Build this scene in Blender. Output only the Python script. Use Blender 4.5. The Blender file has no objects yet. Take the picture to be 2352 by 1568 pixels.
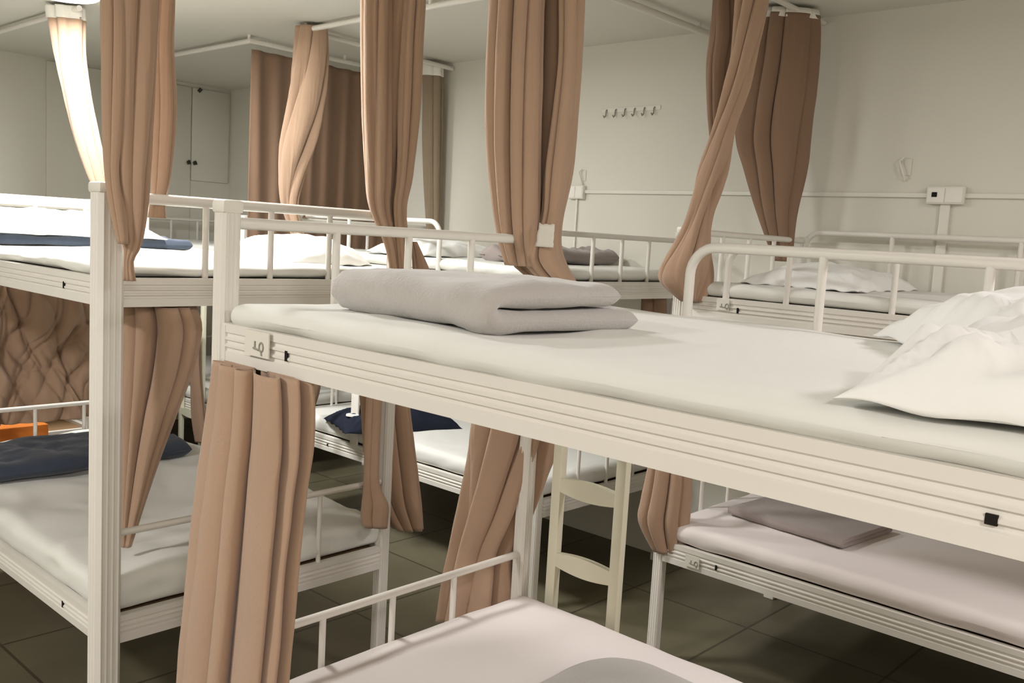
import bpy, math, random
from mathutils import Vector, Matrix, noise
S = bpy.context.scene
C = S.collection
random.seed(5)

# ---------------------------------------------------------------- camera, world, exposure
H, PITCH, ROLL, YAW, FPX = 1.5467, 0.1111, 0.0575, 0.7395, 2122.62
d = Vector((math.cos(YAW)*math.cos(PITCH), math.sin(YAW)*math.cos(PITCH), -math.sin(PITCH)))
r0 = d.cross(Vector((0, 0, 1))).normalized(); u0 = r0.cross(d)
r = math.cos(ROLL)*r0 + math.sin(ROLL)*u0
u = -math.sin(ROLL)*r0 + math.cos(ROLL)*u0
cd = bpy.data.cameras.new('camera'); cam = bpy.data.objects.new('camera', cd); C.objects.link(cam)
M = Matrix((r, u, -d)).transposed().to_4x4(); M.translation = Vector((0, 0, H))
cam.matrix_world = M
cd.sensor_fit = 'HORIZONTAL'; cd.sensor_width = 36; cd.lens = 36*FPX/2352; cd.clip_start = 0.02
S.camera = cam
S.view_settings.view_transform = 'Standard'; S.view_settings.look = 'None'
S.view_settings.gamma = 1; S.view_settings.use_curve_mapping = False
S.view_settings.exposure = 0.64
w = bpy.data.worlds.new('world'); S.world = w; w.use_nodes = True
w.node_tree.nodes['Background'].inputs[0].default_value = (1, .97, .93, 1)
w.node_tree.nodes['Background'].inputs[1].default_value = 0.15
# ceiling lamps: (x, y, watts, colour); the lamp bodies are built with the room below
LAMPS = [(1.82, 4.62, 30, (1, 1, .99)), (-1.1, 2.4, 37, (1, .97, .97)), (2.5, -.7, 24, (1, .92, .93)), (-.7, -1.4, 48, (1, .93, .93)), (1.55, 3.25, 31, (1, 1, .99))]  # last lamp is an added one out of view, brightening the nearer beds

# ---------------------------------------------------------------- materials
def lin(c): return tuple(((v/255+.055)/1.055)**2.4 if v/255 > .04045 else v/255/12.92 for v in c)
def mat(name, rgb, rough=.6, spec=.3, var=.06, vscale=6, bump=0, bscale=40, fabric=None, sheen=0, metallic=0, emit=0, stretch=None):
    m = bpy.data.materials.new(name); m.use_nodes = True; nt = m.node_tree; N = nt.nodes; L = nt.links
    b = N['Principled BSDF']; c = lin(rgb)
    b.inputs['Roughness'].default_value = rough; b.inputs['Specular IOR Level'].default_value = spec
    b.inputs['Metallic'].default_value = metallic
    tc = N.new('ShaderNodeTexCoord')
    src = tc.outputs['Object']
    if stretch:
        mp = N.new('ShaderNodeMapping'); mp.inputs['Scale'].default_value = stretch; L.new(src, mp.inputs[0]); src = mp.outputs[0]
    n = N.new('ShaderNodeTexNoise'); n.inputs['Scale'].default_value = vscale; n.inputs['Detail'].default_value = 4; L.new(src, n.inputs['Vector'])
    rp = N.new('ShaderNodeMapRange'); rp.inputs[3].default_value = 1-var; rp.inputs[4].default_value = 1+var; L.new(n.outputs[0], rp.inputs[0])
    mx = N.new('ShaderNodeVectorMath'); mx.operation = 'SCALE'; mx.inputs[0].default_value = c; L.new(rp.outputs[0], mx.inputs['Scale'])
    L.new(mx.outputs[0], b.inputs['Base Color'])
    if bump:
        n2 = N.new('ShaderNodeTexNoise'); n2.inputs['Scale'].default_value = bscale; n2.inputs['Detail'].default_value = 5; L.new(src, n2.inputs['Vector'])
        bp = N.new('ShaderNodeBump'); bp.inputs['Strength'].default_value = bump; bp.inputs['Distance'].default_value = .01
        L.new(n2.outputs[0], bp.inputs['Height']); L.new(bp.outputs[0], b.inputs['Normal'])
    if sheen:
        b.inputs['Sheen Weight'].default_value = sheen; b.inputs['Sheen Roughness'].default_value = .6
    if emit:
        b.inputs['Emission Color'].default_value = (*c, 1); b.inputs['Emission Strength'].default_value = emit
    return m
M_METAL = mat('cream_paint', (225, 221, 212), .38, .4, .02, 3)
M_RUNG = mat('rung_paint', (222, 219, 196), .4, .4, .03)
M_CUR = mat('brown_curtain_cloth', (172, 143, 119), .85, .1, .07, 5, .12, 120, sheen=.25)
M_CURD = mat('dark_and_shaded_curtain_cloth', (138, 112, 92), .9, .1, .06, 5, .12, 120, sheen=.1)  # dark brown cloth, also shade painted on back folds of lighter curtains
M_CURG = mat('taupe_curtain_cloth', (142, 126, 106), .9, .1, .06, 5, .12, 120, sheen=.1)
M_TAPE = mat('white_header_tape', (236, 233, 224), .8, .1, .03)
M_SHEET = mat('white_sheet', (226, 226, 219), .8, .15, .02, 5, .12, 14, sheen=.1)
M_SHEETP = mat('pink_lit_sheet', (231, 223, 219), .8, .15, .02, 5, .10, 14, sheen=.1)  # white sheet with the pink cast of the light put into its colour
M_PILLOW = mat('pillow_cotton', (240, 240, 236), .8, .15, .02, 5, .15, 20, sheen=.1)
M_GREY = mat('grey_blanket_cloth', (178, 173, 167), .95, .05, .06, 12, .25, 160, sheen=.4)
M_GREYD = mat('taupe_grey_blanket_cloth', (150, 138, 133), .95, .05, .06, 12, .2, 160, sheen=.3)
M_NAVY = mat('navy_cloth', (56, 64, 78), .9, .1, .2, 9, .25, 30, sheen=.2)
M_DNAVY = mat('dark_navy_cloth', (36, 40, 52), .9, .1, .1, 9, .2, 30)
M_WALL = mat('cream_wall_paint', (219, 216, 204), .85, .15, .012, 1.2, .03, 60)
M_CEIL = mat('ceiling_paint', (216, 213, 202), .9, .1, .01, 1)
M_PLASTIC = mat('white_plastic', (226, 223, 212), .45, .35, .01)
M_DARK = mat('dark_hole', (28, 24, 20), .7, .2, .05)
M_BLACK = mat('dark_handle_metal', (40, 36, 32), .4, .5, .05)
M_PLY = mat('deck_board', (150, 120, 88), .8, .1, .15, 9, 0, 40, stretch=(1, 8, 1))
M_ORANGE = mat('orange_carton', (212, 124, 52), .7, .2, .1, 12)
M_DIFF = mat('lamp_diffuser', (255, 253, 248), .5, .2, 0, emit=5)
M_TAG = mat('paper_tag', (222, 218, 206), .8, .1, .02)
M_INK = mat('grey_ink', (150, 150, 138), .8, .1, .05)
def floor_mat():
    m = bpy.data.materials.new('olive_floor_tiles'); m.use_nodes = True; nt = m.node_tree; N = nt.nodes; L = nt.links
    b = N['Principled BSDF']; b.inputs['Roughness'].default_value = .45; b.inputs['Specular IOR Level'].default_value = .3
    tc = N.new('ShaderNodeTexCoord')
    br = N.new('ShaderNodeTexBrick'); br.offset = 0; br.inputs['Scale'].default_value = 1
    br.inputs['Brick Width'].default_value = .6; br.inputs['Row Height'].default_value = .6; br.inputs['Mortar Size'].default_value = .006
    br.inputs['Color1'].default_value = (*lin((112, 106, 84)), 1); br.inputs['Color2'].default_value = (*lin((104, 98, 78)), 1)
    br.inputs['Mortar'].default_value = (*lin((76, 70, 56)), 1)
    L.new(tc.outputs['Object'], br.inputs['Vector'])
    n = N.new('ShaderNodeTexNoise'); n.inputs['Scale'].default_value = 3.5; n.inputs['Detail'].default_value = 6; L.new(tc.outputs['Object'], n.inputs['Vector'])
    rp = N.new('ShaderNodeMapRange'); rp.inputs[3].default_value = .72; rp.inputs[4].default_value = 1.2; L.new(n.outputs[0], rp.inputs[0])
    mx = N.new('ShaderNodeVectorMath'); mx.operation = 'SCALE'; L.new(br.outputs[0], mx.inputs[0]); L.new(rp.outputs[0], mx.inputs['Scale'])
    L.new(mx.outputs[0], b.inputs['Base Color'])
    return m
M_FLOOR = floor_mat()

# ---------------------------------------------------------------- helpers
class MB:
    def __init__(s): s.v = []; s.f = []
    def add(s, v, f):
        k = len(s.v); s.v += [tuple(a) for a in v]; s.f += [tuple(i+k for i in q) for q in f]; return s
    def box(s, a, b, bev=0):
        (x0, y0, z0), (x1, y1, z1) = [(min(p, q), max(p, q)) for p, q in zip(a, b)] and ((min(a[0], b[0]), min(a[1], b[1]), min(a[2], b[2])), (max(a[0], b[0]), max(a[1], b[1]), max(a[2], b[2])))
        if not bev:
            v = [(x, y, z) for z in (z0, z1) for y in (y0, y1) for x in (x0, x1)]
            return s.add(v, [(0, 2, 3, 1), (4, 5, 7, 6), (0, 1, 5, 4), (2, 6, 7, 3), (0, 4, 6, 2), (1, 3, 7, 5)])
        m = rbox_mesh((x1-x0, y1-y0, z1-z0), bev, 1, 1)
        c = ((x0+x1)/2, (y0+y1)/2, (z0+z1)/2)
        return s.add([(p[0]+c[0], p[1]+c[1], p[2]+c[2]) for p in m[0]], m[1])
    def tube(s, pts, rad, n=12, caps=True, flat=1):
        pts = [Vector(p) for p in pts]; rings = []
        up = Vector((0, 0, 1))
        for i, p in enumerate(pts):
            t = (pts[min(i+1, len(pts)-1)]-pts[max(i-1, 0)]).normalized()
            ref = up if abs(t.z) < .9 else Vector((1, 0, 0))
            a = t.cross(ref).normalized()
            if i and a.dot(pa) < 0: a = -a
            if i and abs(a.dot(pa)) < .5:
                a = (pa - t*pa.dot(t)).normalized()
            pa = a; b = t.cross(a)
            rr = rad[i] if isinstance(rad, (list, tuple)) else rad
            rings.append([p+a*rr*math.cos(2*math.pi*k/n)+b*rr*flat*math.sin(2*math.pi*k/n) for k in range(n)])
        return s.loft(rings, caps)
    def loft(s, rings, caps=True, closed=True):
        n = len(rings[0]); v = [q for rg in rings for q in rg]; f = []
        for i in range(len(rings)-1):
            for k in range(n if closed else n-1):
                k2 = (k+1) % n
                f.append((i*n+k, i*n+k2, (i+1)*n+k2, (i+1)*n+k))
        if caps and closed:
            f.append(tuple(range(n-1, -1, -1))); f.append(tuple((len(rings)-1)*n+k for k in range(n)))
        return s.add(v, f)
    def build(s, name, m, parent=None, smooth=False, loc=None):
        me = bpy.data.meshes.new(name); me.from_pydata(s.v, [], s.f); me.validate(); me.materials.append(m)
        o = bpy.data.objects.new(name, me); C.objects.link(o)
        if smooth:
            for p in me.polygons: p.use_smooth = True
            try: me.set_sharp_from_angle(angle=math.radians(smooth if smooth is not True else 40))
            except Exception: pass
        if parent: o.parent = parent
        if loc: o.location = loc
        return o
def rbox_mesh(size, rad, nseg, ncurve=3, disp=None, segs=None):
    """rounded box centred on the origin; disp(p, n) -> displaced p"""
    axes = []
    for k in range(3):
        h = size[k]/2; rr = min(rad if not isinstance(rad, (tuple, list)) else rad[k], h*.999)
        ns = segs[k] if segs else nseg
        inner = [-h+rr+(2*h-2*rr)*i/ns for i in range(ns+1)]
        e = [h-rr+rr*math.sin(math.pi/2*j/ncurve) if ncurve > 1 else h for j in range(1, ncurve+1)]
        axes.append(([-q for q in reversed(e)]+inner+e, h, rr))
    idx = {}; V = []; F = []
    def pt(x, y, z):
        key = (round(x, 5), round(y, 5), round(z, 5))
        if key in idx: return idx[key]
        c = []; dd = []
        for q, (_, h, rr) in zip((x, y, z), axes):
            cc = max(-(h-rr), min(h-rr, q)); c.append(cc); dd.append((q-cc)/rr if rr > 1e-9 else 0)
        L = math.sqrt(sum(a*a for a in dd)) or 1
        mx = max(abs(a) for a in dd) or 1
        n = Vector([a/L for a in dd])
        p = Vector([c[i]+n[i]*axes[i][2] for i in range(3)])
        if disp: p = disp(p, n)
        idx[key] = len(V); V.append(tuple(p)); return idx[key]
    A = [a[0] for a in axes]
    for ax in range(3):
        o1, o2 = [(1, 2), (2, 0), (0, 1)][ax]
        for sgn in (-1, 1):
            w_ = axes[ax][1]*sgn
            for i in range(len(A[o1])-1):
                for j in range(len(A[o2])-1):
                    q = []
                    for (a, b) in ((i, j), (i+1, j), (i+1, j+1), (i, j+1)):
                        P = [0, 0, 0]; P[ax] = w_; P[o1] = A[o1][a]; P[o2] = A[o2][b]; q.append(pt(*P))
                    if sgn < 0: q.reverse()
                    if len(set(q)) > 2:
                        t = []
                        for e_ in q:
                            if e_ not in t: t.append(e_)
                        F.append(tuple(t))
    return V, F
def tag(o, label=None, cat=None, group=None, kind=None):
    if label: o['label'] = label
    if cat: o['category'] = cat
    if group: o['group'] = group
    if kind: o['kind'] = kind
    return o
def empty(name, loc, label, cat, group=None):
    o = bpy.data.objects.new(name, None); o.empty_display_size = .1; C.objects.link(o); o.location = loc
    return tag(o, label, cat, group)
def nz(x, y, z): return noise.noise(Vector((x, y, z)))
def fbm(x, y, z, o=3): return noise.fractal(Vector((x, y, z)), 1.0, 2.0, o)
def ridge(x, y, z): return 1-abs(nz(x, y, z))*2
def lerp(a, b, t): return a+(b-a)*t

# ---------------------------------------------------------------- room
FZ = -.08       # floor level
X0, XW, Y0, YW, HC = -1.9, 4.087, -2.6, 7.0, 2.616
def st(o): return tag(o, kind='structure')
st(MB().box((X0-.1, Y0-.1, FZ-.1), (XW+.1, YW+.1, FZ)).build('floor', M_FLOOR))
st(MB().box((X0-.1, Y0-.1, HC), (XW+.1, YW+.1, HC+.1)).build('ceiling', M_CEIL))
st(MB().box((XW, Y0-.1, FZ), (XW+.1, YW+.1, HC)).build('wall_right', M_WALL))
st(MB().box((X0-.1, Y0-.1, FZ), (X0, YW+.1, HC)).build('wall_left', M_WALL))
st(MB().box((X0, YW, FZ), (XW, YW+.1, HC)).build('wall_back', M_WALL))
st(MB().box((X0, Y0-.1, FZ), (XW, Y0, HC)).build('wall_front', M_WALL))

# ---------------------------------------------------------------- bunk beds
PW, BW = .043, 1.038          # post width, bed width
BL = 1.923                    # bed length
def post_ring(z, cx, cy, a=PW/2, g=.0022):
    """square post with chamfered corners and three shallow flutes on each face"""
    pr = []
    ch = a*.3
    prof = [(-a+ch, a)]
    for k in (-.45, 0, .45):
        c = k*a
        w1 = a*.19; w2 = a*.10
        prof += [(c-w1, a), (c-w2, a-g), (c+w2, a-g), (c+w1, a)]
    prof += [(a-ch, a)]
    for q in range(4):
        for (s_, n_) in prof:
            x, y = s_, n_
            for _ in range(q): x, y = y, -x
            pr.append(Vector((cx+x, cy+y, z)))
    return pr
def beam_ring(p, inward, h=.080, t=.026):
    """beam cross-section at point p (outer bottom corner); inward = unit vector to the inside"""
    pts = [(0, 0), (0, .022), (-.0035, .024), (-.0035, .029), (.001, .032), (.001, .036), (-.0035, .039), (-.0035, .044),
           (.001, .047), (.001, .051), (-.0035, .054), (-.0035, .059), (0, .062), (0, h), (-t, h), (-t, 0)]
    return [Vector(p)+Vector(inward)*(-a)+Vector((0, 0, b)) for a, b in pts]
def beam(a, b, inward): return MB().loft([beam_ring(a, inward), beam_ring(b, inward)])
def bunk(name, label, X, Y, sy, z, wide=None, rad=.0125, railz=1.545, postz=1.592, ladder=None, guards=(), up=1.259, lo=.300,
         headrail=True, upt=(.27, .5, .73), nearup=None, grp='white metal bunk beds'):
    """X,Y: outer corner of the near post; sy: +1/-1 direction of the length"""
    R = empty(name, (X, Y, 0), label, 'bunk bed', grp)
    i = PW/2
    for px in (i, BW-i):
        for py in (i*sy, (BL-i)*sy):
            h_ = i; qx, qy = px, py
            if wide and px == i and py == i*sy: h_ = wide/2; qx = BWD = PW-h_-.002; qy = (PW-h_-.002)*sy
            p = MB().loft([post_ring(FZ+.02, qx, qy, h_, h_*.075), post_ring(postz+z-.02, qx, qy, h_, h_*.075)]).build('post', M_METAL, R)
            cp = MB().box((qx-h_-.003, qy-h_-.003, postz+z-.028), (qx+h_+.003, qy+h_+.003, postz+z), .007).build('post_cap', M_PLASTIC, p, True)
            ft = MB().box((qx-h_-.004, qy-h_-.004, FZ), (qx+h_+.004, qy+h_+.004, FZ+.04), .005).build('foot_cap', M_METAL, p, True)
    for bz in (lo+z, up+z):
        for sx in (0, 1):
            x = .002 if sx == 0 else BW-.002; inw = (1, 0, 0) if sx == 0 else (-1, 0, 0)
            b_ = beam((x, PW*sy, bz), (x, (BL-PW)*sy, bz), inw).build('side_beam', M_METAL, R)
            for yy in (PW*sy, (BL-PW-.004)*sy):
                MB().box((x-.0012 if sx == 0 else x+.0012, yy, bz+.004), (x+.01*inw[0], yy+.014*sy, bz+.076)).build('bracket', M_METAL, b_)
            for yy, ya_, za, zb_ in ((.275, .008, .030, .050), (1.518, .012, .029, .040)):
                MB().box((x-.002 if sx == 0 else x+.002, yy*sy, bz+za), (x+.002*inw[0], (yy+ya_)*sy, bz+zb_)).build('slot', M_DARK, b_)
        for se in (0, 1):
            y = .002*sy if se == 0 else (BL-.002)*sy; inw = (0, sy, 0) if se == 0 else (0, -sy, 0)
            beam((PW, y, bz), (BW-PW, y, bz), inw).build('end_beam', M_METAL, R)
        MB().box((.02, .02*sy, bz+.050), (BW-.02, (BL-.02)*sy, bz+.062)).build('bed_board', M_PLY, R)
    # end rails: flat tube with uprights, both decks, both ends
    for se in (0, 1):
        y = i*sy if se == 0 else (BL-i)*sy
        for (rz, bz, rr) in ((railz+z, up+z+.07, rad), (lo+z+.318, lo+z+.07, .0105)):
            m = MB().tube([(PW-.012, y, rz), (BW-PW+.012, y, rz)], rr, 12)
            for t in upt: m.tube([(lerp(PW, BW-PW, t), y, bz), (lerp(PW, BW-PW, t), y, rz)], .0085 if rz < 1 else .0095, 10)
            m.build('end_rail', M_METAL, R, 50)
    for g in guards:      # (side 0/1, y start, y end, z top, [upright ys], rounded start)
        sx, ya, yb, gz, ups = g
        x = .014 if sx == 0 else BW-.014
        rc = .07; sg = 1 if yb > ya else -1
        pts = [(x, ya, up+z+.05), (x, ya, gz-rc)]+[(x, ya+sg*rc*(1-math.cos(a)), gz-rc+rc*math.sin(a)) for a in [math.pi/2*k/8 for k in range(1, 9)]]+[(x, yb, gz)]
        m = MB().tube(pts, .0125, 12)
        for yy in ups: m.tube([(x, yy, up+z+.05), (x, yy, gz)], .0105, 10)
        m.build('guard_rail', M_METAL, R, 50)
    if ladder:
        sx, ya, yb, rungs, ztop = ladder
        x = BW+.016 if sx else -.016
        L = empty_child('ladder', R)
        for yy in (ya, yb):
            MB().box((x-.013, yy-.017, FZ), (x+.013, yy+.017, ztop), .004).build('ladder_rail', M_RUNG, L, True)
        for rz in rungs:
            rings = []
            for k in range(13):
                t = k/12; hh = .017+.012*math.sin(math.pi*t); yy = lerp(ya, yb, t)
                rings.append([Vector((x-.012, yy, rz-hh)), Vector((x+.012, yy, rz-hh*.9)), Vector((x+.012, yy, rz+hh*.9)), Vector((x-.012, yy, rz+hh))])
            MB().loft(rings).build('rung', M_RUNG, L, 50)
    return R
def empty_child(name, parent):
    o = bpy.data.objects.new(name, None); o.empty_display_size = .1; C.objects.link(o); o.parent = parent; return o

FX, FY = 1.000, 1.772
LX, LY = 1.088, 2.477
RX, RY = 2.998, 1.925
MX, MY = 2.998, 2.53
bedF = bunk('bunk_bed', 'foreground white metal bunk bed carrying the folded grey blanket', FX, FY, -1, 0,
     ladder=(1, -.115, -.340, (.112, .365, .622, .845, 1.10), 1.30), guards=[(1, -.52, -1.86, 1.552, (-.866, -1.216, -1.56))])
bedL = bunk('bunk_bed', 'left white metal bunk bed with the thick ribbed corner post in full view', LX, LY, 1, .040, wide=.070, rad=.0155, railz=1.557, postz=1.592)
bedR = bunk('bunk_bed', 'white metal bunk bed at the right against the cream wall', RX, RY, -1, .035,
     guards=[(0, -.22, -1.86, 1.562, (-.455, -.82, -1.2, -1.55)), (1, -.03, -1.86, 1.650, (-.42, -.92, -1.42))], railz=1.575)
bedM = bunk('bunk_bed', 'white metal bunk bed by the far wall, seen between the hanging curtains', MX, MY, 1, .035,
     guards=[(0, .72, 1.8, 1.605, (1.05, 1.42))])
MB().box((.004, 1.275, .345), (.016, 1.335, .70), .003).build('support_plate', M_METAL, bedM, True)
bedN = bunk('bunk_bed', 'farthest white metal bunk bed, its ladder glimpsed between the left post and the front post', 2.985, 4.93, 1, .0,
     ladder=(0, .42, .68, (.302, .60, .862, 1.11), 1.30))
bedK = bunk('bunk_bed', 'white metal bunk bed at far left behind the crumpled curtain under the first upper bunk', 1.075, 4.92, 1, .03)
# ---------------------------------------------------------------- mattresses
def mattress(label, X, Y, sy, z0, z1, over=.0, m=None, seed=0, wr=.004, group='white sheeted mattresses on the bunks', inset=.012, iny=.02):
    w_ = BW-2*inset+over; l_ = BL-2*iny; h = z1-z0
    cx = X+BW/2; cy = Y+sy*BL/2
    def disp(p, n):
        gx, gy = p.x+cx, p.y+cy
        s = .5+.5*nz(gx*1.3+seed, gy*1.1, 3)
        a = wr*1.6*fbm(gx*2.2+seed, gy*2.2, 0, 2)
        b_ = wr*.9*max(0, ridge(gx*3+gy*1.5+seed, gy*3.2-gx, 5)-.55)*2
        side = 1-abs(n.z)
        c = wr*1.6*side*fbm(gx*9, gy*9+p.z*6, seed, 2)
        q = p+n*((a+b_)*(.3+.7*max(0, n.z))+c)
        if p.z < 0: q.z = p.z+ (.006*fbm(gx*5, gy*5, seed+9, 2) if side > .1 else 0)
        return q
    V, F = rbox_mesh((w_, l_, h), (.035, .035, min(.035, h*.49)), 1, 5, disp, segs=(40, 74, 2))
    o = MB().add(V, F).build('mattress', m or M_SHEET, None, True, (cx, cy, (z0+z1)/2))
    return tag(o, label, 'mattress', group)
mattress('white mattress on the foreground upper bunk, under the folded grey blanket', FX, FY, -1, 1.334, 1.380, over=.024, seed=1, iny=.055, wr=.005)
mattress('white mattress tinted as pink-lit on the foreground lower bunk at the bottom edge', FX, FY, -1, .376, .505, over=-.01, m=M_SHEETP, seed=2, wr=.003, iny=.03)
mattress('white mattress on the upper bunk of the left bed, white pillow at its far end', LX, LY, 1, 1.380, 1.417, seed=3, wr=.006)
mattress('rumpled white mattress on the lower bunk of the left bed, below the navy blanket', LX, LY, 1, .422, .515, over=.01, seed=4, wr=.015)
mattress('white mattress on the upper bunk against the cream wall', RX, RY, -1, 1.375, 1.425, seed=5)
mattress('white mattress tinted as pink-lit on the right lower bunk, dark grey pad near its foot', RX, RY, -1, .418, .490, over=.01, m=M_SHEETP, seed=6, wr=.003)
mattress('white mattress on the far upper bunk, beneath the flattened grey blanket', MX, MY, 1, 1.375, 1.430, seed=7)
mattress('white mattress on the far lower bunk, beneath the dark navy pillow', MX, MY, 1, .418, .500, seed=8)
mattress('white mattress on the farthest upper bunk', 2.985, 4.93, 1, 1.34, 1.39, seed=9)
mattress('white mattress on the farthest lower bunk behind its ladder', 2.985, 4.93, 1, .38, .46, seed=10)
mattress('white mattress on the upper bunk at far left behind the pillow', 1.075, 4.92, 1, 1.37, 1.42, seed=11)

# ---------------------------------------------------------------- pillows and blankets
def pillow(label, c, size, rot=(0, 0, 0), m=None, seed=0, wr=.010, cat='pillow', name='pillow', group=None, pleat=.0, shear=0, pinch=.04, crease=.006):
    nx, ny = 44, 60; V = []; F = []
    sx, sy_, h = size[0]/2, size[1]/2, size[2]/2
    def P(u_, v_, s):
        # pinched sides: edges bow inwards between the corners
        x = sx*u_*(1-pinch*(1-v_*v_)*abs(u_)**3); y = sy_*v_*(1-pinch*(1-u_*u_)*abs(v_)**3)
        prof = ((1-abs(u_)**2.6)**.55)*((1-abs(v_)**2.8)**.55)
        edge = min(1, prof*2.2)
        zz = h*prof*(1 if s > 0 else .05)
        wv = wr*fbm(x*7+seed, y*7, seed+s, 3)+wr*.8*max(0, ridge(x*9+y*4+seed, y*5-x*3, 1)-.4)
        if pleat:
            an = math.atan2(y, x)*1.0
            rr = max(abs(u_), abs(v_))
            wv += pleat*math.sin(an*30+4*nz(x*6, y*6, seed))*(.5+nz(x*5, y*5, seed+3))*1.6*max(0, rr-.35)*(1-rr)*4
        for cx_, cy_ in ((-1, 1), (1, 1), (-1, -1), (1, -1)):
            ddx, ddy = x-cx_*sx, y-cy_*sy_; dc = math.hypot(ddx, ddy)
            if dc < .4: wv += crease*math.sin(math.atan2(ddy, ddx)*15+2.5*nz(x*5, y*5, seed+cx_))*min(1, dc/.10)*(1-dc/.4)
        return (x, y+shear*x, s*zz+edge*wv*(1 if s > 0 else .02)+ (1-edge)*.004*math.sin(u_*14+v_*17))
    us = [math.sin(math.pi/2*(2*i/nx-1)) for i in range(nx+1)]; vs = [math.sin(math.pi/2*(2*j/ny-1)) for j in range(ny+1)]
    id_ = {}
    for s in (1, -1):
        for i, u_ in enumerate(us):
            for j, v_ in enumerate(vs):
                if s < 0 and (i in (0, nx) or j in (0, ny)): id_[s, i, j] = id_[1, i, j]; continue
                id_[s, i, j] = len(V); V.append(P(u_, v_, s))
    for s in (1, -1):
        for i in range(nx):
            for j in range(ny):
                q = (id_[s, i, j], id_[s, i+1, j], id_[s, i+1, j+1], id_[s, i, j+1])
                F.append(q if s > 0 else q[::-1])
    o = MB().add(V, F).build(name, m or M_PILLOW, None, 180, c)
    o.rotation_euler = rot
    return tag(o, label, cat, group)
pillow('plump white pillow nearest the camera at the right end of the foreground upper bunk', (1.29, .055, 1.388), (.54, .76, .23), (0, 0, math.radians(2)), seed=2, wr=.026, pleat=.004, pinch=.02, crease=.011)
pillow('puffy white pillow behind the nearest one on the foreground upper bunk', (1.76, .27, 1.388), (.42, .62, .25), (0, 0, 0), seed=7, wr=.016, pleat=.014, shear=.85)
pillow('large bright white pillow on folded navy cloth at the left edge', (1.44, 3.84, 1.462), (.80, .46, .18), (0, 0, 0), seed=3, wr=.014)
pillow('small white pillow near the post on the left upper bunk, behind the foreground rail', (1.93, 2.86, 1.421), (.34, .50, .18), (0, 0, 0), seed=4, wr=.012)
pillow('white pillow on the upper bunk against the cream wall', (3.50, 1.52, 1.430), (.74, .44, .16), (0, 0, math.radians(4)), seed=5, wr=.015)
pillow('white pillow on the far upper bunk behind the rounded guard rail', (3.33, 3.62, 1.436), (.62, .42, .16), (0, 0, math.radians(5)), seed=6, wr=.012)
pn = pillow('dark navy pillow with round white badge on the far lower bunk', (3.24, 3.80, .506), (.66, .40, .20), (0, 0, math.radians(-20)), m=M_DNAVY, seed=8, wr=.01)
bd = MB().loft([[Vector((.045*k*math.cos(a), .036*k*math.sin(a), zz)) for a in [2*math.pi*j/20 for j in range(20)]] for k, zz in ((1, 0), (.97, .008), (.62, .012), (.55, .004))]).build('badge', M_TAPE, pn, True, (-.235, -.05, .064))
bd['label'] = 'round white badge'

def folded(name, label, cat, pts, half, length, loc, rot, m, seed=0, wr=.006, endr=.03, group=None, nl=40):
    """thick cloth folded along the medial line pts (x,z), laid along y"""
    # resample medial
    P = [Vector((a, 0, b)) for a, b in pts]
    seg = [(P[i+1]-P[i]).length for i in range(len(P)-1)]; tot = sum(seg); n = 72; R = []; SS = [tot*(k/n-.5*.9*math.sin(2*math.pi*k/n)/math.pi*1.0) for k in range(n+1)]
    for k in range(n+1):
        t = SS[k]; i = 0
        while i < len(seg)-1 and t > seg[i]: t -= seg[i]; i += 1
        R.append(P[i].lerp(P[i+1], min(1, t/seg[i])))
    for _ in range(1): R = [R[0]]+[(R[i-1]+R[i]*2+R[i+1])/4 for i in range(1, n)]+[R[-1]]
    tg = [(R[min(i+1, n)]-R[max(i-1, 0)]).normalized() for i in range(n+1)]
    rings = []
    ys = [-length/2+endr*(1-math.cos(math.pi/2*j/6)) for j in range(6)]+[-length/2+endr+(length-2*endr)*j/nl for j in range(nl+1)]+[length/2-endr*(1-math.cos(math.pi/2*j/6)) for j in range(5, -1, -1)]
    for y in ys:
        e = min(1, (length/2-abs(y))/endr); th = half*math.sqrt(max(.02, 1-(1-e)**2.6))
        up_, dn = [], []
        for i in range(n+1):
            nn = Vector((-tg[i].z, 0, tg[i].x))
            end = min(SS[i], tot-SS[i])/(half*1.0); ec = (max(0, 1-(1-min(1, end))**2.6))**.5
            wv = wr*fbm(R[i].x*8+seed, y*8, R[i].z*30, 3)+wr*.8*max(0, ridge(R[i].x*7+y*3, y*6, seed+R[i].z*20)-.5)
            q = R[i]+tg[i]*(-half*.6 if i == 0 else half*.6 if i == n else 0)*0
            sag = Vector((0, y, 0))
            up_.append(q+nn*(th*ec+wv*e)+sag); dn.append(q-nn*(th*ec+wv*.5*e)+sag)
        rings.append(up_+dn[::-1])
    o = MB().loft(rings).build(name, m, None, 180, loc)
    o.rotation_euler = rot
    return tag(o, label, cat, group)
zt = .0
arc = [(.042+.0225*math.cos(a), .0435+.0225*math.sin(a)) for a in [math.radians(q) for q in range(-90, -271, -15)]]
folded('blanket', 'thick grey blanket folded in a soft pad on the foreground upper bunk', 'blanket',
       [(.40, .021)]+arc+[(.345, .067)], .0205, .50, (1.115, 1.315, 1.381), (0, 0, math.radians(-5)), M_GREY, seed=1, wr=.008, endr=.032)
folded('blanket', 'flat taupe grey folded pad on the right lower bunk', 'blanket',
       [(.40, .010), (.02, .010), (.004, .018), (.02, .027), (.38, .027)], .0095, .50, (3.25, 1.53, .492), (0, 0, math.radians(-6)), M_GREYD, seed=2, wr=.003, endr=.012)
def pdisp(p, n): return p+n*.006*fbm(p.x*7, p.y*7, 3, 2)
pm = rbox_mesh((.46, .50, .05), (.13, .13, .024), 1, 6, pdisp, segs=(12, 12, 2))
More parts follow.
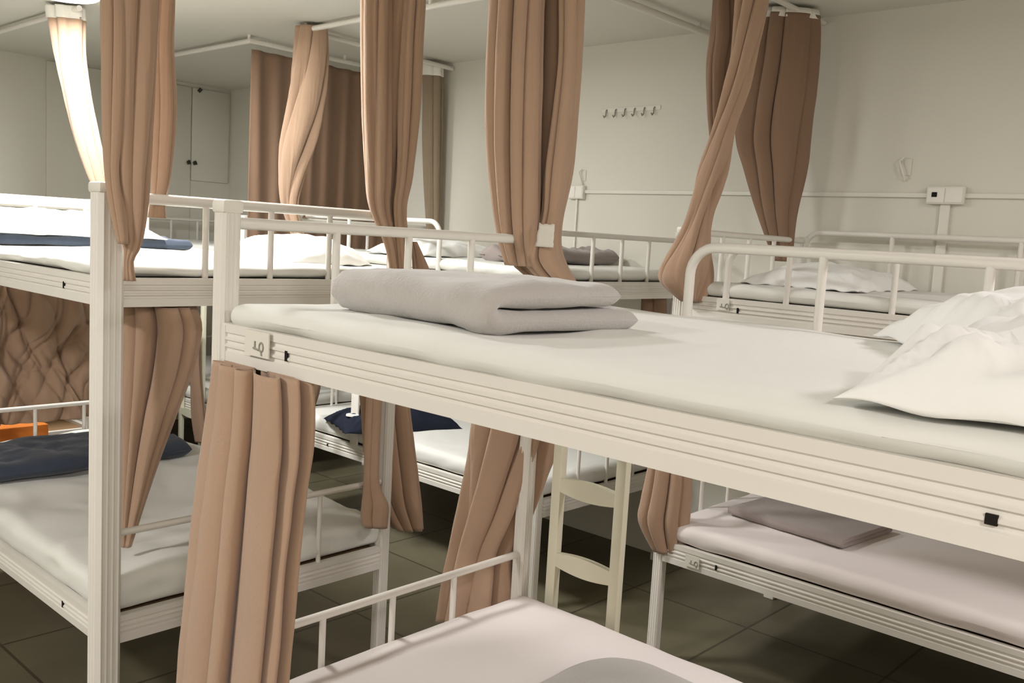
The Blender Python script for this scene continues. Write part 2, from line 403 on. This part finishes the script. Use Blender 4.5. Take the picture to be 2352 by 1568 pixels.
tag(MB().add(*pm).build('blanket', M_GREY, None, True, (1.615, 1.035, .533)), 'light grey folded blanket cut by the bottom edge on the foreground lower bunk', 'blanket')
folded('blanket', 'dark navy blanket rolled across the lower bunk of the left bed', 'blanket',
       [(0, .042), (.88, .042)], .040, .44, (1.10, 3.86, .519), (0, 0, 0), M_NAVY, seed=4, wr=.018, endr=.09)
folded('blanket', 'folded navy cloth under the bright pillow on the left upper bunk', 'blanket',
       [(0, .020), (.86, .020)], .018, .42, (1.10, 3.84, 1.419), (0, 0, 0), M_NAVY, seed=5, wr=.012, endr=.02)
folded('blanket', 'grey blanket flattened in a wavy heap on the far upper bunk', 'blanket',
       [(0, .03), (.25, .05), (.5, .035), (.74, .045)], .035, .34, (3.26, 3.05, 1.430), (0, 0, math.radians(3)), M_GREYD, seed=6, wr=.03, endr=.06)
# orange carton on the far left lower bunk
bx = MB().box((0, 0, 0), (.53, .22, .405), .004)
tag(bx.build('carton', M_ORANGE, None, True, (1.22, 4.60, FZ+.20)), 'orange carton behind the left bed rail, half hidden by the navy blanket', 'box')
bz = MB().box((0, 0, 0), (.60, .26, .199), .004)
tag(bz.build('storage_box', M_DARK, None, True, (1.17, 4.58, FZ)), 'dark storage box on the floor under the orange carton', 'box')

# curtain outlines: (x, y, z, half width) from top to bottom
ROWS = {
    "C1": [(1.105, 2.383, 2.293, 0.075), (1.107, 2.382, 2.102, 0.07), (1.106, 2.382, 1.984, 0.068), (1.106, 2.383, 1.765, 0.06), (1.106, 2.382, 1.654, 0.054), (1.109, 2.379, 1.565, 0.044), (1.112, 2.376, 1.475, 0.025), (1.106, 2.382, 1.429, 0.012), (1.108, 2.381, 1.378, 0.017)],
    "C1b": [(1.257, 2.519, 2.315, 0.029), (1.26, 2.517, 2.154, 0.03), (1.257, 2.519, 2.025, 0.033), (1.261, 2.515, 1.849, 0.037), (1.257, 2.52, 1.668, 0.03), (1.252, 2.524, 1.598, 0.023), (1.25, 2.527, 1.546, 0.029)],
    "C0": [(2.021, 5.086, 2.547, 0.094), (2.04, 5.066, 2.307, 0.079), (2.088, 5.014, 1.978, 0.07), (2.134, 4.963, 1.756, 0.062), (2.166, 4.928, 1.6, 0.039), (2.181, 4.911, 1.418, 0.032)],
    "C0h": [(2.014, 5.095, 2.645, 0.098), (2.016, 5.092, 2.591, 0.099), (2.02, 5.088, 2.536, 0.096)],
    "C2": [(2.948, 4.252, 2.596, 0.089), (2.945, 4.255, 2.397, 0.101), (2.932, 4.27, 2.169, 0.105), (2.912, 4.291, 1.984, 0.101), (2.894, 4.312, 1.821, 0.073), (2.888, 4.318, 1.657, 0.048), (2.921, 4.282, 1.496, 0.038), (2.943, 4.258, 1.375, 0.033)],
    "C3": [(2.033, 2.473, 2.502, 0.107), (2.036, 2.47, 2.322, 0.105), (2.038, 2.468, 2.168, 0.102), (2.041, 2.464, 1.954, 0.096), (2.042, 2.464, 1.738, 0.08), (2.042, 2.463, 1.621, 0.061), (2.065, 2.439, 1.505, 0.041), (2.076, 2.426, 1.414, 0.035)],
    "C3t": [(2.156, 2.455, 1.515, 0.009), (2.166, 2.443, 1.463, 0.022), (2.178, 2.431, 1.406, 0.034)],
    "C4": [(1.953, 1.775, 2.432, 0.125), (1.958, 1.768, 2.214, 0.126), (1.96, 1.766, 2.027, 0.128), (1.963, 1.763, 1.848, 0.123), (1.966, 1.76, 1.728, 0.114), (1.967, 1.759, 1.607, 0.094), (1.972, 1.753, 1.533, 0.085), (1.983, 1.741, 1.485, 0.083), (2.009, 1.713, 1.444, 0.076), (2.057, 1.66, 1.407, 0.033)],
    "C5": [(3.078, 1.73, 2.49, 0.065), (3.067, 1.742, 2.292, 0.051), (3.054, 1.756, 2.137, 0.051), (3.031, 1.781, 1.98, 0.044), (3.011, 1.803, 1.821, 0.057), (2.989, 1.827, 1.661, 0.052), (2.978, 1.839, 1.564, 0.071), (2.967, 1.851, 1.466, 0.101), (2.969, 1.849, 1.41, 0.095), (2.985, 1.831, 1.351, 0.043)],
    "C5b": [(3.1, 1.86, 2.513, 0.051), (3.106, 1.853, 2.341, 0.056), (3.099, 1.861, 2.23, 0.047), (3.103, 1.857, 2.071, 0.038), (3.111, 1.848, 1.943, 0.031), (3.102, 1.859, 1.829, 0.025)],
    "C6": [(3.825, 1.978, 2.577, 0.142), (3.823, 1.98, 2.364, 0.158), (3.813, 1.99, 2.083, 0.168), (3.829, 1.973, 1.894, 0.133), (3.847, 1.954, 1.704, 0.085), (3.875, 1.922, 1.513, 0.041)],
    "C6h": [(3.827, 1.975, 2.65, 0.122), (3.827, 1.976, 2.568, 0.138)],
    "C7": [(3.96, 4.412, 2.526, 0.073), (3.968, 4.403, 2.186, 0.072), (3.976, 4.393, 1.917, 0.064), (3.984, 4.384, 1.7, 0.055), (3.993, 4.375, 1.495, 0.047)],
    "C7h": [(3.957, 4.414, 2.592, 0.073), (3.96, 4.411, 2.518, 0.073)],
    "LC1": [(1.29, 2.578, 1.294, 0.107), (1.297, 2.57, 1.224, 0.117), (1.289, 2.579, 1.101, 0.105), (1.273, 2.597, 0.969, 0.081), (1.258, 2.614, 0.836, 0.057), (1.244, 2.628, 0.702, 0.036), (1.23, 2.643, 0.559, 0.015)],
    "LC2": [(1.079, 1.705, 1.293, 0.098), (1.079, 1.705, 1.19, 0.102), (1.077, 1.707, 1.095, 0.105), (1.072, 1.713, 0.999, 0.104), (1.062, 1.724, 0.803, 0.105), (1.049, 1.738, 0.534, 0.107), (1.044, 1.744, 0.399, 0.107)],
    "LC3": [(2.027, 1.8, 1.056, 0.134), (2.022, 1.806, 0.963, 0.138), (2.007, 1.823, 0.855, 0.128), (1.987, 1.845, 0.719, 0.118), (1.968, 1.866, 0.609, 0.107), (1.965, 1.868, 0.513, 0.118), (1.965, 1.868, 0.368, 0.131)],
    "LC4": [(2.124, 2.556, 1.001, 0.093), (2.142, 2.536, 0.811, 0.096), (2.155, 2.521, 0.682, 0.098), (2.169, 2.506, 0.57, 0.095), (2.201, 2.471, 0.466, 0.059)],
    "LC4b": [(2.01, 2.46, 1.20, .030), (2.01, 2.46, .80, .028), (2.012, 2.457, .67, .030), (2.022, 2.447, .60, .050), (2.022, 2.447, .55, .052), (2.025, 2.444, .517, .046)],
    "LC5": [(3.008, 1.878, 0.78, 0.078), (3.007, 1.879, 0.66, 0.09), (3.004, 1.882, 0.573, 0.097), (3.002, 1.884, 0.486, 0.098), (3.019, 1.866, 0.369, 0.061)],
    "LC6": [(2.873, 4.029, 0.793, 0.046), (2.87, 4.033, 0.676, 0.043), (2.852, 4.053, 0.534, 0.029)],
    "LC7": [(2.88, 5.276, 0.919, 0.03), (2.886, 5.27, 0.619, 0.038), (2.9, 5.255, 0.345, 0.048), (2.919, 5.234, 0.166, 0.051)],
    "C4L": [(1.922, 1.809, 2.429, 0.083), (1.923, 1.807, 2.211, 0.076), (1.926, 1.804, 2.024, 0.077), (1.932, 1.797, 1.846, 0.077), (1.938, 1.791, 1.726, 0.073), (1.945, 1.783, 1.605, 0.065), (1.952, 1.776, 1.532, 0.057), (1.961, 1.766, 1.471, 0.049)],
    "C4R": [(2.013, 1.709, 2.437, 0.036), (2.022, 1.699, 2.219, 0.034), (2.026, 1.694, 2.032, 0.032), (2.022, 1.699, 1.853, 0.037), (2.017, 1.704, 1.732, 0.039), (2.011, 1.711, 1.61, 0.031), (2.001, 1.721, 1.536, 0.045), (2.004, 1.718, 1.487, 0.059), (2.03, 1.69, 1.439, 0.051), (2.063, 1.653, 1.407, 0.026)],
    "C3L": [(1.995, 2.516, 2.499, 0.05), (1.999, 2.511, 2.319, 0.051), (2.003, 2.506, 2.165, 0.051), (2.01, 2.498, 1.952, 0.052), (2.018, 2.49, 1.736, 0.044), (2.024, 2.483, 1.619, 0.034), (2.052, 2.452, 1.504, 0.022), (2.065, 2.438, 1.413, 0.018)],
    "C3R": [(2.079, 2.423, 2.506, 0.039), (2.084, 2.417, 2.326, 0.036), (2.082, 2.419, 2.171, 0.037), (2.082, 2.42, 1.958, 0.037), (2.078, 2.424, 1.741, 0.026), (2.071, 2.432, 1.623, 0.021), (2.08, 2.422, 1.506, 0.019), (2.088, 2.414, 1.415, 0.019)],
    "C1L": [(1.08, 2.411, 2.291, 0.034), (1.085, 2.406, 2.1, 0.035), (1.087, 2.404, 1.982, 0.037), (1.086, 2.404, 1.764, 0.03), (1.086, 2.404, 1.653, 0.023), (1.094, 2.396, 1.564, 0.022), (1.104, 2.384, 1.474, 0.013)],
    "LM": [(3.901, 2.615, 1.342, 0.063), (3.907, 2.608, 1.222, 0.068), (3.914, 2.601, 1.035, 0.064), (3.926, 2.588, 0.812, 0.058)],
}

# ---------------------------------------------------------------- curtains
AR = Vector((math.sin(YAW), -math.cos(YAW), 0)); AD = Vector((math.cos(YAW), math.sin(YAW), 0))
def catmull(L, n):
    out = []
    for i in range(len(L)-1):
        p0 = L[max(i-1, 0)]; p1 = L[i]; p2 = L[i+1]; p3 = L[min(i+2, len(L)-1)]
        k = max(2, int(n*abs(p1[2]-p2[2])+1))
        for j in range(k):
            t = j/k
            out.append(tuple(.5*((2*b)+(-a+c)*t+(2*a-5*b+4*c-dd)*t*t+(-a+3*b-3*c+dd)*t**3) for a, b, c, dd in zip(p0, p1, p2, p3)))
    out.append(L[-1]); return out
def bundle_mesh(rows, nf=9, depth=.34, ratio=.62, twist=0, seed=0, n=260, axis=None, curl=.45):
    ax_ = Vector(axis) if axis else AR; ad_ = Vector((ax_.y*-1, ax_.x, 0)) if axis else AD
    rows = catmull(rows, 45); rings = []
    z0 = rows[0][2]; z1 = rows[-1][2]
    for (x, y, z, a) in rows:
        t = (z0-z)/(z0-z1); b = max(a*ratio, .012); rg = []
        ph = twist*t
        for k in range(n):
            th = 2*math.pi*k/n
            w1 = th+.35*nz(math.cos(th)*1.3+seed, math.sin(th)*1.3, z*.7)+ph
            ww = nf*w1/2+1.1*nz(math.cos(th)+seed, math.sin(th), 7+z*.35)
            lobe = abs(math.sin(ww))**1.05            # round lobes with sharp valleys between them
            f2 = .5+.5*math.sin(ww*.77+seed*1.7+.8*z)
            dd = 1.55*depth*(1-lobe)*(.5+.7*f2)+.10*f2*depth+.07*nz(2*math.cos(th)+seed, 2*math.sin(th), z*3)
            rr = 1.02-dd
            rr += .035*(1-abs(nz(5*math.cos(th)+seed, 5*math.sin(th), z*4))*4)*.3+.012*nz(14*math.cos(th)+seed, 14*math.sin(th), z*12)
            t2 = th-curl*.55/nf*math.sin(2*ww)*2          # lobes swell over the valleys
            rg.append(Vector((x, y, z))+ax_*(a*rr*math.cos(t2))+ad_*(b*rr*math.sin(t2)))
        rings.append(rg)
    return rings
def bundle(key, label, rows=None, m=None, group=None, header=None, name='curtain', top=None, parts=(), **kw):
    R0 = list(rows or ROWS[key])
    if top: R0 = [(R0[0][0], R0[0][1], top, R0[0][3]*1.06)]+R0
    base = Vector((R0[0][0], R0[0][1], R0[0][2]))
    def mk(R_, nm, mm, parent=None, **k2):
        rg = bundle_mesh(R_, **k2)
        mb = MB().loft([[q-base for q in g] for g in rg], caps=False)
        o = mb.build(nm, mm, parent, 180, None if parent else base)
        s = o.modifiers.new('cloth', 'SOLIDIFY'); s.thickness = .002; s.offset = 0
        return o
    o = mk(R0, name, m or M_CUR, **kw)
    tag(o, label, 'curtain', group)
    for nm, R_, mm, k2 in parts: mk(R_, nm, mm, o, **k2)
    return o
def sheet(name, label, path, z0, z1, nf, amp, m, seed=0, wr=0, group=None, bow=0):
    """open hanging cloth along path [(x,y),...]"""
    (xa, ya), (xb, yb) = path; n = nf*(44 if wr else 14); nzs = 130 if wr else 40; V = []; F = []
    dx, dy = xb-xa, yb-ya; L = math.hypot(dx, dy); nx, ny = -dy/L, dx/L
    for j in range(nzs+1):
        z = lerp(z0, z1, j/nzs)
        for i in range(n+1):
            t = i/n; w1 = t*nf+.35*nz(t*nf*.6+seed, z*.5, 1)
            d_ = amp*math.cos(2*math.pi*w1)*(.6+.4*nz(t*5, seed, z))
            if wr:
                P3 = (t*L*6+seed, z*5)
                q0 = P3[0]+.5*nz(P3[0]*.8, P3[1]*.8, 11); q1 = P3[1]+.5*nz(P3[0]*.7, P3[1]*.7, 17)
                for (fa, fb, ff, am, sd) in ((1.0, .45, 1.0, 1.0, 4), (1.1, -.6, 1.0, .8, 9), (1.9, .9, 1.0, .55, 14), (2.2, -1.1, 1.0, .4, 21)):
                    d_ += wr*am*((1-abs(nz(q0*fa+q1*fb, (q1*.35-q0*.2)*ff, sd))*2.2)**3 if abs(nz(q0*fa+q1*fb, (q1*.35-q0*.2)*ff, sd)) < .45 else 0)
            d_ += bow*math.sin(math.pi*j/nzs)
            V.append((xa+dx*t+nx*d_, ya+dy*t+ny*d_, z))
    for j in range(nzs):
        for i in range(n):
            a = j*(n+1)+i; F.append((a, a+1, a+n+2, a+n+1))
    base = Vector((xa, ya, z1))
    o = MB().add([(v[0]-base.x, v[1]-base.y, v[2]-base.z) for v in V], F).build(name, m, None, 180, base)
    s = o.modifiers.new('cloth', 'SOLIDIFY'); s.thickness = .002
    return tag(o, label, 'curtain', group)
def sh(rows, dd, k=1, top=None):
    o = [(x-AD.x*dd, y-AD.y*dd, z, a*k) for x, y, z, a in rows]
    return ([(o[0][0], o[0][1], top, o[0][3])] if top else [])+o
G1 = 'brown curtains hanging from the ceiling rods'
G2 = 'brown curtains hanging under the upper bunks'
bundle('C1', 'long brown curtain gathered down against the thick ribbed post at the left', group=G1, top=2.56, nf=7, depth=.42, seed=1, twist=.3,
       parts=[('front_fold', sh(ROWS['C1L'], .03, 1.0, 2.56), M_CUR, dict(nf=5, depth=.3, seed=40, ratio=.8, twist=.4)), ('back_fold', [(1.257, 2.519, 2.56, .03)]+ROWS['C1b'], M_CUR, dict(nf=4, depth=.4, seed=12))])
bundle('C0', 'brown curtain hanging right under the bright ceiling lamp, swept towards the ribbed post', group=G1, nf=6, seed=2, twist=.8,
       parts=[('header_tape', [(2.014, 5.095, 2.598, .098)]+ROWS['C0h'][1:], M_TAPE, dict(nf=6, depth=.25, seed=2))])
bundle('C2', 'narrow twisted brown curtain hanging from the corner of the far rod', group=G1, nf=5, seed=3, depth=.42, twist=2.2)
bundle('C3', 'long brown curtain falling behind the foreground end rail, left of the middle of the room', rows=sh(ROWS['C3'], -.03, .92), group=G1, top=2.56, nf=7, seed=4, depth=.42, twist=.4,
       parts=[('front_fold', sh(ROWS['C3L'], .03, 1.02, 2.56), M_CUR, dict(nf=5, depth=.34, seed=34, ratio=.9, twist=.5)), ('front_fold', sh(ROWS['C3R'], .03, 1.02, 2.56), M_CUR, dict(nf=5, depth=.34, seed=35, ratio=.9, twist=-.6)),
              ('tail', ROWS['C3t'], M_CUR, dict(nf=3, depth=.3, seed=5))])
bundle('C4', 'widest brown curtain, gathered at the foreground bed corner and ending on the grey blanket', rows=sh(ROWS['C4'], -.04, .93), group=G1, top=2.56, nf=9, seed=5, depth=.42, twist=.25, m=M_CURD,  # back bundle in darker cloth: shade between the front folds put into colour
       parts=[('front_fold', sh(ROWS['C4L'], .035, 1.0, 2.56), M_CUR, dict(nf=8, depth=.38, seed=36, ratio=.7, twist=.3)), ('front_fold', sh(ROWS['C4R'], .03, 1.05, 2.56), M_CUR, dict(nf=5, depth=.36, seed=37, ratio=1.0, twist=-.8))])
bundle('C5', 'twisted brown curtain strand slanting down to the left, its open hem at the bunk post', group=G1, top=2.56, nf=5, seed=6, depth=.38, twist=3.2,
       parts=[('back_fold', [(3.10, 1.86, 2.56, .055)]+ROWS['C5b'], M_CURD, dict(nf=4, depth=.35, seed=7, twist=-1))])
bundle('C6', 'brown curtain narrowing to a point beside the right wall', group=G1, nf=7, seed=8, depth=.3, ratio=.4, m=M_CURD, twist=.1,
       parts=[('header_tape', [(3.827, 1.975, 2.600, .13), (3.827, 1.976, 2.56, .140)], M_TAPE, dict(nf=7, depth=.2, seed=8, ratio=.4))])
bundle('C7', 'narrow dark taupe curtain hanging straight in the far wall corner', group=G1, nf=4, seed=9, depth=.4, m=M_CURG,
       parts=[('header_tape', ROWS['C7h'], M_TAPE, dict(nf=4, depth=.3, seed=9))])
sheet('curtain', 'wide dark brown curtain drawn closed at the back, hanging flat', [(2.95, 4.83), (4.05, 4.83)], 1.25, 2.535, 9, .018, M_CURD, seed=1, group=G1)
bundle('LC1', 'brown curtain under the left upper bunk, pulled in to a point at the ribbed post', group=G2, nf=8, depth=.42, seed=11, ratio=.8)
bundle('LC2', 'thick brown curtain hanging to the floor below the foreground bed corner', group=G2, nf=10, depth=.50, seed=12, ratio=.30, axis=(0, -1, 0),
       rows=[(1.0, 1.584, 1.262, .160), (1.0, 1.584, 1.215, .168), (1.0, 1.591, 1.125, .176), (1.0, 1.606, 1.033, .178), (1.0, 1.632, .842, .183), (1.0, 1.665, .576, .19), (1.0, 1.694, .25, .19), (1.0, 1.70, -.06, .19)])
bundle('LC3', 'brown curtain behind the lower end rail of the foreground bed, gathered by the far leg', group=G2, nf=8, depth=.45, seed=13, ratio=.5, twist=.5,
       rows=ROWS['LC3'])
bundle('LC4', 'brown curtain draped over the far leg of the left bed', group=G2, nf=7, depth=.42, seed=14, ratio=.6,
       parts=[('hem', ROWS['LC4b'], M_CUR, dict(nf=4, depth=.2, seed=15))])
bundle('LC5', 'short brown curtain at the foot of the right lower bunk', group=G2, nf=7, depth=.42, seed=16, ratio=.5)
bundle('LC6', 'dark sliver of brown curtain beside the far navy pillow', group=G2, nf=4, seed=17, m=M_CURD)
bundle('LM', 'dark brown curtain end bunched under the far upper bunk beside the right bed', group=G2, nf=4, seed=19, m=M_CURD)
bundle('LC7', 'dark narrow curtain strand on the farthest bed by its ladder', group=G2, nf=3, seed=18, m=M_CURD)
sheet('curtain', 'crumpled brown curtain hanging behind the lower left rail', [(1.02, 4.50), (1.97, 4.50)], .555, 1.30, 5, .02, M_CUR, seed=3, wr=.035, group=G2, bow=.02)

# ---------------------------------------------------------------- ceiling curtain rods
def rod(label, pts, posts, rad=.014):
    b = Vector(pts[0]); o = MB().tube([Vector(p)-b for p in pts], rad, 10).build('curtain_rod', M_METAL, None, 50, b)
    for (x, y) in posts:
        MB().tube([Vector((x, y, pts[0][2]))-b, Vector((x, y, HC))-b], .009, 8).build('bracket', M_METAL, o, 50)
    return tag(o, label, 'curtain rod', 'curtain rods on the ceiling')
ZR = 2.580
rod('white ceiling rod bending at the corner above the closed curtain', [(2.94, 6.7, ZR), (2.94, 4.83, ZR), (4.08, 4.83, ZR)], [(2.94, 4.85), (2.94, 6.3), (3.6, 4.83)])
rod('white ceiling rod running from the twisted curtain towards the middle', [(4.08, 4.36, ZR), (2.93, 4.30, ZR), (2.93, 2.47, ZR)], [(2.93, 4.28), (2.93, 3.3), (3.6, 4.33)])
rod('grey ceiling rod ending at the wall right of the widest curtain', [(2.9, 2.47, ZR), (4.08, 2.47, ZR)], [(3.9, 2.47)], .016)
rod('ceiling rod meeting the wall beside the pointed curtain', [(2.98, 1.93, ZR+.012), (4.08, 1.93, ZR+.012)], [(3.95, 1.93)], .012)
rod('white ceiling rod at the far left leading to the bright lamp', [(2.03, 6.7, ZR), (2.03, 4.95, ZR)], [(2.03, 6.4)])
rod('ceiling rod above the foreground bed', [(2.0, -.1, ZR), (2.0, 1.78, ZR), (1.05, 1.78, ZR)], [(2.0, 1.5)])
rod('ceiling rod above the left bed', [(2.07, 4.3, ZR), (2.07, 2.43, ZR), (1.08, 2.43, ZR), (1.08, 4.3, ZR)], [(2.07, 4.0), (1.08, 4.0)])

# ---------------------------------------------------------------- lamps
for k, (x, y, wt, col) in enumerate(LAMPS):
    lab = ['round white ceiling lamp glowing at the top left', 'round ceiling lamp over the aisle left of the camera', 'round ceiling lamp between the right beds', 'round ceiling lamp behind the camera', 'added unseen round ceiling lamp above the left bed'][k]
    L_ = empty('ceiling_lamp', (x, y, HC), lab, 'lamp')
    def ringz(rr, z): return [Vector((rr*math.cos(2*math.pi*j/32), rr*math.sin(2*math.pi*j/32), z)) for j in range(32)]
    MB().loft([ringz(.20, 0), ringz(.20, -.02), ringz(.19, -.025)]).build('lamp_base', M_PLASTIC, L_, 50)
    MB().loft([ringz(.185, -.022), ringz(.18, -.045), ringz(.15, -.065), ringz(.08, -.075), ringz(.02, -.078)]).build('diffuser', M_DIFF, L_, True)
    ld = bpy.data.lights.new('lamp_light', 'AREA'); ld.shape = 'DISK'; ld.size = .36; ld.energy = wt; ld.color = col
    lo = bpy.data.objects.new('lamp_light', ld); C.objects.link(lo); lo.location = (0, 0, -.085); lo.parent = L_

# ---------------------------------------------------------------- things on the walls
def trunk(label, a, b, wd):
    m = MB(); a = Vector(a); b = Vector(b)
    if abs(a.z-b.z) < 1e-6: m.box((-.014, 0, -wd/2), (0, b.y-a.y, wd/2), .003)
    else: m.box((-.014, -wd/2, 0), (0, wd/2, b.z-a.z), .003)
    return tag(m.build('cable_trunking', M_PLASTIC, None, True, a), label, 'cable cover', 'cable covers on the wall')
trunk('long horizontal cable cover on the right wall', (XW, -1.5, 1.826), (XW, 3.25, 1.826), .020)
trunk('vertical cable cover below the right outlet', (XW, 1.322, .3), (XW, 1.322, 1.79), .040)
trunk('thin vertical cable cover below the outlet near the widest curtain', (XW, 3.29, .3), (XW, 3.29, 1.80), .012)
def outlet(label, y, z, wd, dark):
    R = empty('wall_outlet', (XW, y, z), label, 'outlet')
    MB().box((-.030, -wd/2, -.037), (0, wd/2, .037), .005).build('outlet_box', M_PLASTIC, R, True)
    MB().box((-.033, -wd/2+.006, -.030), (-.029, -.002, .030), .0015).build('socket_plate', M_TAPE, R, True)
    MB().box((-.033, .002, -.030), (-.029, wd/2-.006, .030), .0015).build('socket_plate', M_TAPE, R, True)
    if dark: MB().box((-.036, wd*.2, -.008), (-.032, wd*.2+.022, .012), .002).build('socket_hole', M_DARK, R, True)
outlet('white double wall outlet with a dark socket at the right', 1.322, 1.826, .15, True)
outlet('small wall outlet right of the widest curtain', 3.29, 1.822, .11, False)
# row of small coat hooks
hk = tag(MB().box((-.005, -.19, -.012), (0, .19, .012), .002).build('hook_rail', M_PLASTIC, None, True, (XW, 2.97, 2.262)), 'strip of six small white hooks high on the wall', 'hooks')
for k in range(6):
    yy = .155-k*.062
    MB().tube([(-.004, yy, .004), (-.012, yy, -.002), (-.014, yy, -.030), (-.026, yy, -.040), (-.034, yy, -.030)], .0035, 8).build('hook', M_INK, hk, True)
for (yy, zz, s, lb) in ((3.26, 1.915, 1, 'small white adhesive hook above the outlet near the widest curtain'), (1.50, 1.945, 1.2, 'small curled adhesive hook on the wall left of the right outlet')):
    o = MB().box((-.004, -.018*s, -.03*s), (0, .018*s, .03*s), .002).build('adhesive_hook', M_WALL, None, True, (XW, yy, zz)); tag(o, lb, 'hook')
    MB().tube([(-.004, 0, -.05*s), (-.02, 0, -.035*s), (-.024, .012*s, .0), (-.02, .022*s, .02*s), (-.015, .006*s, .035*s)], .004, 8).build('hook', M_PLASTIC, o, True)
# built-in cupboard on the back wall
cb = empty('cupboard', (3.74, YW, 0), 'white built-in cupboard fronts on the back wall with small dark knobs', 'cupboard')
for (xa, xb, za, zb) in ((3.745, 4.07, 1.86, 2.585), (3.20, 3.737, .1, 2.585), (2.64, 3.19, .1, 2.60)):
    dr = MB().box((xa-3.74, -.016, za), (xb-3.74, 0, zb), .004).build('door', M_WALL, cb, True)
    kx = (xa+.02 if xa > 3.7 else xb-.025)-3.74
    if xb > 3.2: MB().tube([(kx, -.014, 2.0), (kx, -.032, 2.005), (kx+.004, -.036, 1.985)], [.010, .014, .016], 10).build('knob', M_BLACK, dr, True)
MB().tube([(.055, -.014, 2.560), (.07, -.03, 2.585)], .014, 8).build('hinge', M_BLACK, cb, True)

# ---------------------------------------------------------------- labels on the bed frames
def label_card(label, x, y, z, wl, h, seed, marks=True):
    b = Vector((x, y, z))
    o = MB().box((-.003, -wl/2, -h/2), (0, wl/2, h/2)).build('bed_label', M_TAG, None, False, b); tag(o, label, 'label')
    m = MB()
    if marks:
        def bar(a, c, t=.0022):
            a = Vector((0, *a)); c = Vector((0, *c)); m.tube([a+Vector((-.0034, 0, 0)), c+Vector((-.0034, 0, 0))], t, 6)
        s = h*.5
        # the hand-drawn number marks: a cross stroke, a loop and a short tail
        bar((.004, s*.2), (.004, -s*.35)); bar((.010, -s*.35), (-.010, -s*.45))
        m.tube([(-.0034, -.018+.007*math.cos(a), -s*.2+.009*math.sin(a)) for a in [2*math.pi*k/12 for k in range(13)]], .002, 6, caps=False)
        bar((-.018, -s*.45), (-.020, -s*.85))
        m.build('marking', M_INK, o, True)
    return o
label_card('pale paper label on the foreground bed beam beside the corner', FX-.0035, 1.585, 1.312, .085, .050, 1)
label_card('small label on the upper beam of the bed by the wall', RX-.003, 1.705, 1.350, .05, .04, 2)
label_card('small label on the lower beam of the right bed', RX-.003, 1.745, .372, .06, .045, 3)
# crumpled paper tag clipped over the post of the foreground bed
V = []; F = []
for j in range(9):
    for i in range(9):
        V.append((.0-.003*nz(i*.7, j*.7, 2)-.002, -.035+.07*i/8*(1-.15*j/8), -.05+.062*j/8+(.008*nz(i*1.7, 0, 5) if j == 8 else 0)))
for j in range(8):
    for i in range(8): a = j*9+i; F.append((a, a+1, a+10, a+9))
pt_ = MB().add(V, F).build('paper_tag', M_TAG, None, True, (1.925, 1.655, 1.578)); pt_.rotation_euler = (0, 0, math.radians(-5))
sm = pt_.modifiers.new('paper', 'SOLIDIFY'); sm.thickness = .0012
tag(pt_, 'torn pale paper tag at the corner where the widest curtain meets the end rail', 'tag')
